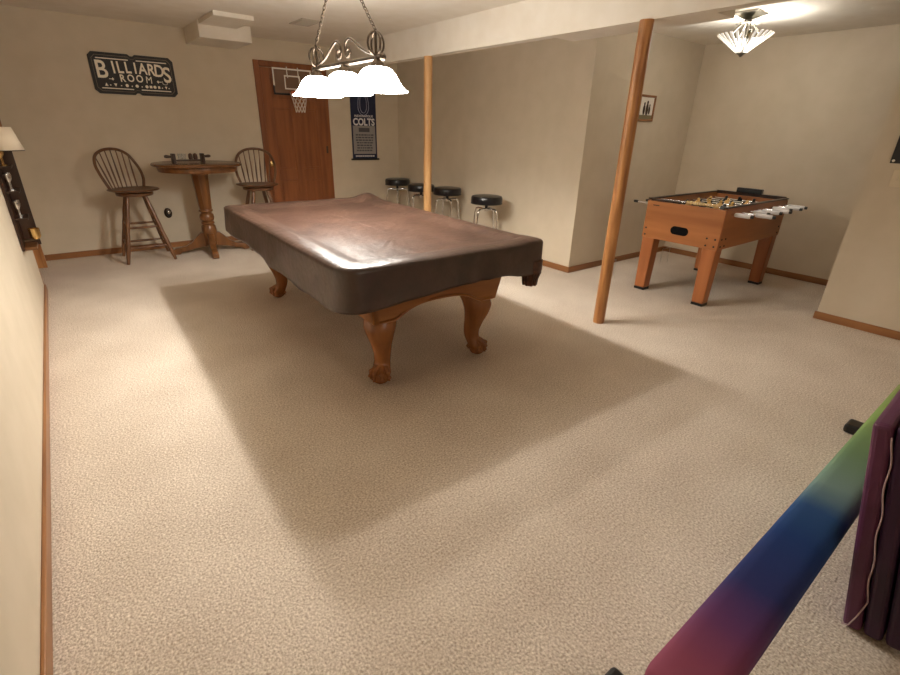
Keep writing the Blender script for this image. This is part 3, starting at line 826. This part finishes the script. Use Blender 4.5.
m = MB(); m.box(-lx - .002, -lx + .03, -ly - .003, -ly + .0, z0, z1 - .012); m.build('corner_trim', M_foosz, ft, bevel=.001)
for sx in (-1, 1):
    for sy in (-1, 1):
        m = MB()
        ax, ay = sx * (lx - .065), sy * (ly - .065)
        q = lambda r, z, ox=0, oy=0: [V(ax + ox + r * a_, ay + oy + r * b_, z) for a_, b_ in ((-1, -1), (1, -1), (1, 1), (-1, 1))]
        m.loft([q(.062, z0 + .06), q(.06, z0 - .01), q(.052, .022, sx * .003, sy * .003)]); l = m.build('leg', M_foosz, ft, bevel=.012, seg=3)
        m = MB(); m.loft([q(.05, .022, sx * .003, sy * .003), q(.05, .0, sx * .003, sy * .003)]); m.build('foot_pad', M_black, l)
# rods with players, handles and bumpers
nmen = [1, 2, 3, 5, 5, 3, 2, 1]
near = [0, 0, 1, 0, 1, 0, 1, 1]
offs = [.06, -.05, .09, -.10, .05, .08, -.04, .10]
ZR = .80
for i in range(8):
    x = -lx + .115 + i * (2 * lx - .23) / 7
    side = -1 if i in (0, 1, 3, 5) else 1      # handle side: -1 towards the camera
    sh_ = offs[i]
    ya, yb = -ly - .0 - [.0, .10, .02, .03, .06, .0, .05, .02][i], ly + .10 + sh_ * .3
    m = MB(); m.smooth = True; m.tube([V(x, ya - .04, ZR), V(x, yb + .06, ZR)], .008, 10); r = m.build('rod', M_steel, ft, smooth=60)
    m = MB(); m.smooth = True
    gl = [0.125, .13, .11, .14, .13, .14, .12, .14][i]
    m.lathe([(.010, 0), (.016, .005), (.0175, .03), (.0165, gl - .03), (.018, gl - .01), (.012, gl)], 14, (x, ya - .025, ZR), RX); m.build('grip', M_grip, r, smooth=50)
    m = MB(); m.smooth = True; m.lathe([(.013, 0), (.013, .02), (.006, .022)], 12, (x, ya - .025 - gl, ZR), RX); m.build('end_cap', M_black, r, smooth=50)
    m = MB(); m.smooth = True; m.tube([V(x, yb + .05, ZR), V(x, yb + .09, ZR)], .012, 10); m.build('bumper', M_black, r, smooth=50)
    n = nmen[i]
    for j in range(n):
        y = (j - (n - 1) / 2) * (.52 / max(n, 2)) + sh_ * .4
        tilt = [.5, -.3, .9, .2, -.6, .7, .1, -.8][i]
        T = Matrix.Translation((x, y, ZR)) @ Matrix.Rotation(tilt, 4, 'Y')
        m = MB(); m.smooth = True
        m.ball((0, 0, .032), .0145, 10, 8, T @ Matrix.Translation((0, 0, 0)) if False else None) if False else None
        hd = T @ V(0, 0, .034)
        m.ball(hd, .0145, 10, 8)
        m.loft([[T @ V(a_ * w1, b_ * w2, z) for a_, b_ in ((-1, -1), (1, -1), (1, 1), (-1, 1))] for z, w1, w2 in ((.022, .009, .012), (.012, .012, .021), (-.02, .011, .017), (-.055, .009, .013), (-.062, .013, .014), (-.08, .013, .014))])
        m.build('player', M_tan if i in (0, 1, 3, 5) else M_black, r, smooth=50)
# scoring beads on the near end, ball tray on the far end
m = MB(); m.smooth = True
m.tube([V(-lx + .018, -.20, z1 + .012), V(-lx + .018, .24, z1 + .012)], .004, 8)
m.build('score_wire', M_steel, ft, smooth=50)
for i in range(10):
    m = MB(); m.smooth = True; y = -.30 + i * .027
    m.lathe([(.006, -.011), (.013, -.008), (.013, .008), (.006, .011)], 12, (-lx + .018, y + .04, z1 + .012), RX); m.build('score_bead', M_bone, ft, smooth=50)
m = MB(); m.box(-lx + .002, -lx + .034, .05, ly - .03, z1 - .01, z1 + .006); m.build('end_rail', M_darkw, ft, bevel=.003)
m = MB(); m.box(lx - .03, lx + .0, -ly + .02, ly - .02, z1 - .01, z1 + .02); m.build('end_rail', M_darkw, ft, bevel=.003)
m = MB(); m.box(lx - .04, lx + .01, -.11, .13, z1 + .02, z1 + .065); o = m.build('score_counter', M_black, ft, bevel=.006); o['label'] = 'dark score counter box'
m = MB(); m.box(-lx - .0015, -lx, ly - .12, ly - .06, z1 - .05, z1 - .042); m.build('badge', M_darkw, ft)

# ------------------------------------------------------------------ things on the partition wall
ws = thing('light_switch', 'cream light switch plate on the right partition wall', 'light switch', (XR - .001, -5.70, 1.145))
m = MB(); m.box(-.006, 0, -.06, .06, -.06, .06); m.build('plate', M_cream, ws, bevel=.003)
for y in (-.025, .025):
    m = MB(); m.box(-.014, -.006, y - .006, y + .006, -.012, .012, Matrix.Rotation(.25, 4, 'Y')); m.build('toggle', M_cream, ws)
bs = thing('wall_plaque', 'black metal plaque cut off by the right edge of the photo', 'plaque', (XR - .001, -5.80, 1.40))
m = MB(); m.box(-.012, 0, -.2, .2, -.155, .155); m.build('plate', M_blackp, bs, bevel=.004)
for y in (-.182, .182):
    for z in (-.137, .137): MB().lathe([(.009, 0), (.009, .003), (.005, .006)], 12, (-.012, y, z), Matrix.Rotation(-pi / 2, 4, 'Y')).build('screw', M_white, bs)

# ------------------------------------------------------------------ wall rack and sconce on the left wall
rk = thing('wall_rack', 'tall dark wood rack on the left wall below the white lamp shade', 'rack', (.001, -2.0, 0))
m = MB(); m.box(0, .016, -.12, .12, .53, 1.24); m.build('back_board', M_darkw, rk, bevel=.004)
for y in (.10,):
    m = MB(); m.box(.016, .105, y, y + .02, .53, 1.20); m.build('side_rail', M_darkw, rk, bevel=.004)
m = MB(); m.box(.016, .085, -.10, .10, .53, .55); m.build('bottom_shelf', M_pub, rk, bevel=.003)
for z in (.74, .92, 1.08):
    m = MB(); m.box(.016, .085, -.10, .10, z, z + .012); m.build('shelf', M_darkw, rk)
for z, mm, wd in ((.752, M_chrome, 'silver goblet on the lowest shelf'), (.932, M_chrome, 'silver goblet on the middle shelf'), (1.092, M_brass, 'brass goblet on the top shelf')):
    for y, wy in ((-.05, 'nearer the camera'), (.04, 'nearer the back wall')):
        m = MB(); m.smooth = True
        m.lathe([(.018, 0), (.018, .003), (.004, .008), (.004, .05), (.016, .065), (.02, .09), (.018, .11)], 14); o = m.build('goblet', mm, None, smooth=50, loc=(.046, -2.0 + y, z + .0005)); tag(o, wd + ' of the dark wall rack, ' + wy, 'goblet', 'goblets in the dark wall rack')
cd = thing('wall_candle_cup', 'small brass candle cup on the foot of the dark wall rack', 'candle holder', (.095, -2.06, .60))
m = MB(); m.smooth = True; m.lathe([(0, 0), (.02, .0), (.032, .02), (.034, .075), (.030, .075), (.028, .025), (0, .02)], 20); m.build('cup', M_brass, cd, smooth=50)
m = MB(); m.smooth = True; m.lathe([(.022, .02), (.022, .06), (0, .062)], 16); m.build('candle', M_bone, cd, smooth=50)
m = MB(); m.box(-.075, -.02, -.012, .012, -.01, .002).box(-.02, .02, -.02, .02, -.006, .0); m.build('bracket', M_pewter, cd)

sn = thing('wall_sconce', 'small lamp with a white tapered fabric shade above the dark rack', 'lamp', (0.001, -2.0, 1.20))
m = MB(); m.box(0, .014, -.04, .04, .045, .20); m.build('back_plate', M_pewter, sn, bevel=.004)
m = MB(); m.smooth = True; m.tube(cr([V(.01, 0, .10), V(.04, 0, .07), V(.07, 0, .075), V(.075, 0, .10)], 5), .006, 8); m.build('arm', M_pewter, sn, smooth=50)
m = MB(); m.smooth = True; m.lathe([(.102, -.012), (.066, .132)], 32, (.078, 0, 0), cap=False); m.build('lamp_shade', M_shade, sn, smooth=50, solid=.003)
m = MB(); m.smooth = True; m.tube([V(.078 + .1025 * cos(a), .1025 * sin(a), -.012) for a in [2 * pi * k / 36 for k in range(36)]], .003, 6, close=True); o = m.build('shade_trim', M_darkw, sn, smooth=50); o['label'] = 'dark trim on the lower rim'
m = MB(); m.smooth = True; m.tube([V(.075, 0, .10), V(.078, 0, .135), V(.078, 0, .158)], .005, 8); m.ball((.078, 0, .163), .009, 10, 8); m.build('finial', M_pewter, sn, smooth=50)

# ------------------------------------------------------------------ balance beam and folded mat
bmz = .30
bb = thing('balance_beam', 'padded rainbow ombre balance beam on black feet in the near right corner', 'balance beam', (1.125, -6.362, 0))
m = MB(); m.smooth = True
hwid = .073
sec = []
for k in range(28):
    a = 2 * pi * k / 28; c, s_ = cos(a), sin(a)
    q = (abs(c) ** 6 + abs(s_) ** 6) ** (-1 / 6)
    sec.append((c * q * hwid, bmz - .055 + s_ * q * .055))
rings = []
for x, sc_ in ((0, .72), (.004, .86), (.014, .96), (.03, 1.0), (2.26, 1.0), (2.276, .96), (2.286, .86), (2.29, .72)):
    rings.append([V(x, y * sc_, (bmz - .055) + (z - bmz + .055) * sc_) for y, z in sec])
m.loft(rings); m.build('padded_top', M_ombre, bb, smooth=50)
for x in (.07, 2.175):
    m = MB(); m.box(x - .045, x + .045, -.17, .17, .018, .045); l = m.build('base_foot', M_blackp, bb, bevel=.01)
    for s in (-1, 1):
        m = MB(); m.box(x - .05, x + .05, s * .145 - .04, s * .145 + .04, 0, .05); m.build('end_cap', M_black, l, bevel=.014, seg=3)
    m = MB(); m.box(x - .025, x + .025, -.03, .03, .045, bmz - .10); m.build('upright', M_blackp, bb, bevel=.004)
fm = thing('folded_mat', 'purple folding gym mat stood on end against the balance beam', 'gym mat', (1.955, -6.522, 0), radians(1.2))
lean = Matrix.Rotation(radians(-10.8), 4, 'X')
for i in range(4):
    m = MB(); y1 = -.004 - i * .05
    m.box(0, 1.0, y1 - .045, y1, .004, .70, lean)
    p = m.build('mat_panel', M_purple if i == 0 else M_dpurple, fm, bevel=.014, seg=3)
m = MB()
pts = [lean @ V(-.003 - .004 * sin(z * 30), -.052 + .003 * sin(z * 40), z) for z in [.03 + .64 * k / 40 for k in range(41)]]
pts = [lean @ V(-.003, .0 - .004, .015), lean @ V(-.004, -.02, .02), lean @ V(-.004, -.035, .06), lean @ V(-.004, -.05, .11)] + pts[6:]
m.tube(pts, .0022, 6); o = m.build('zip_seam', M_thread, fm); o['label'] = 'pale zip seam'

# lift the leaning panels so their lower edges rest on the carpet
bpy.context.view_layer.update()
mz = min((o.matrix_world @ Vector(c)).z for o in fm.children for c in o.bound_box)
fm.location.z -= mz - .0005

# ------------------------------------------------------------------ camera, world, view
cam = bpy.data.cameras.new('camera'); cam.sensor_width = 36; cam.lens = 474.93 * 36 / 900; cam.clip_start = .02
co_ = bpy.data.objects.new('camera', cam); COL.objects.link(co_); scn.camera = co_
a, b, c = .66911, .41324, .02699
fw = V(sin(a) * cos(b), cos(a) * cos(b), -sin(b)); r = V(cos(a), -sin(a), 0); u = r.cross(fw)
r2 = r * cos(c) + u * sin(c); u2 = u * cos(c) - r * sin(c)
Mx = Matrix((r2, u2, -fw)).transposed().to_4x4(); Mx.translation = V(.34317, -6.54557, 1.39164)
co_.matrix_world = Mx

w = bpy.data.worlds.new('world'); scn.world = w; w.use_nodes = True
w.node_tree.nodes['Background'].inputs['Color'].default_value = (.02, .018, .015, 1)
w.node_tree.nodes['Background'].inputs['Strength'].default_value = .2
vs = scn.view_settings; vs.view_transform = 'Standard'; vs.look = 'None'; vs.gamma = 1; vs.use_curve_mapping = False
vs.exposure = 0.62
scn.cycles.max_bounces = 10; scn.cycles.diffuse_bounces = 6
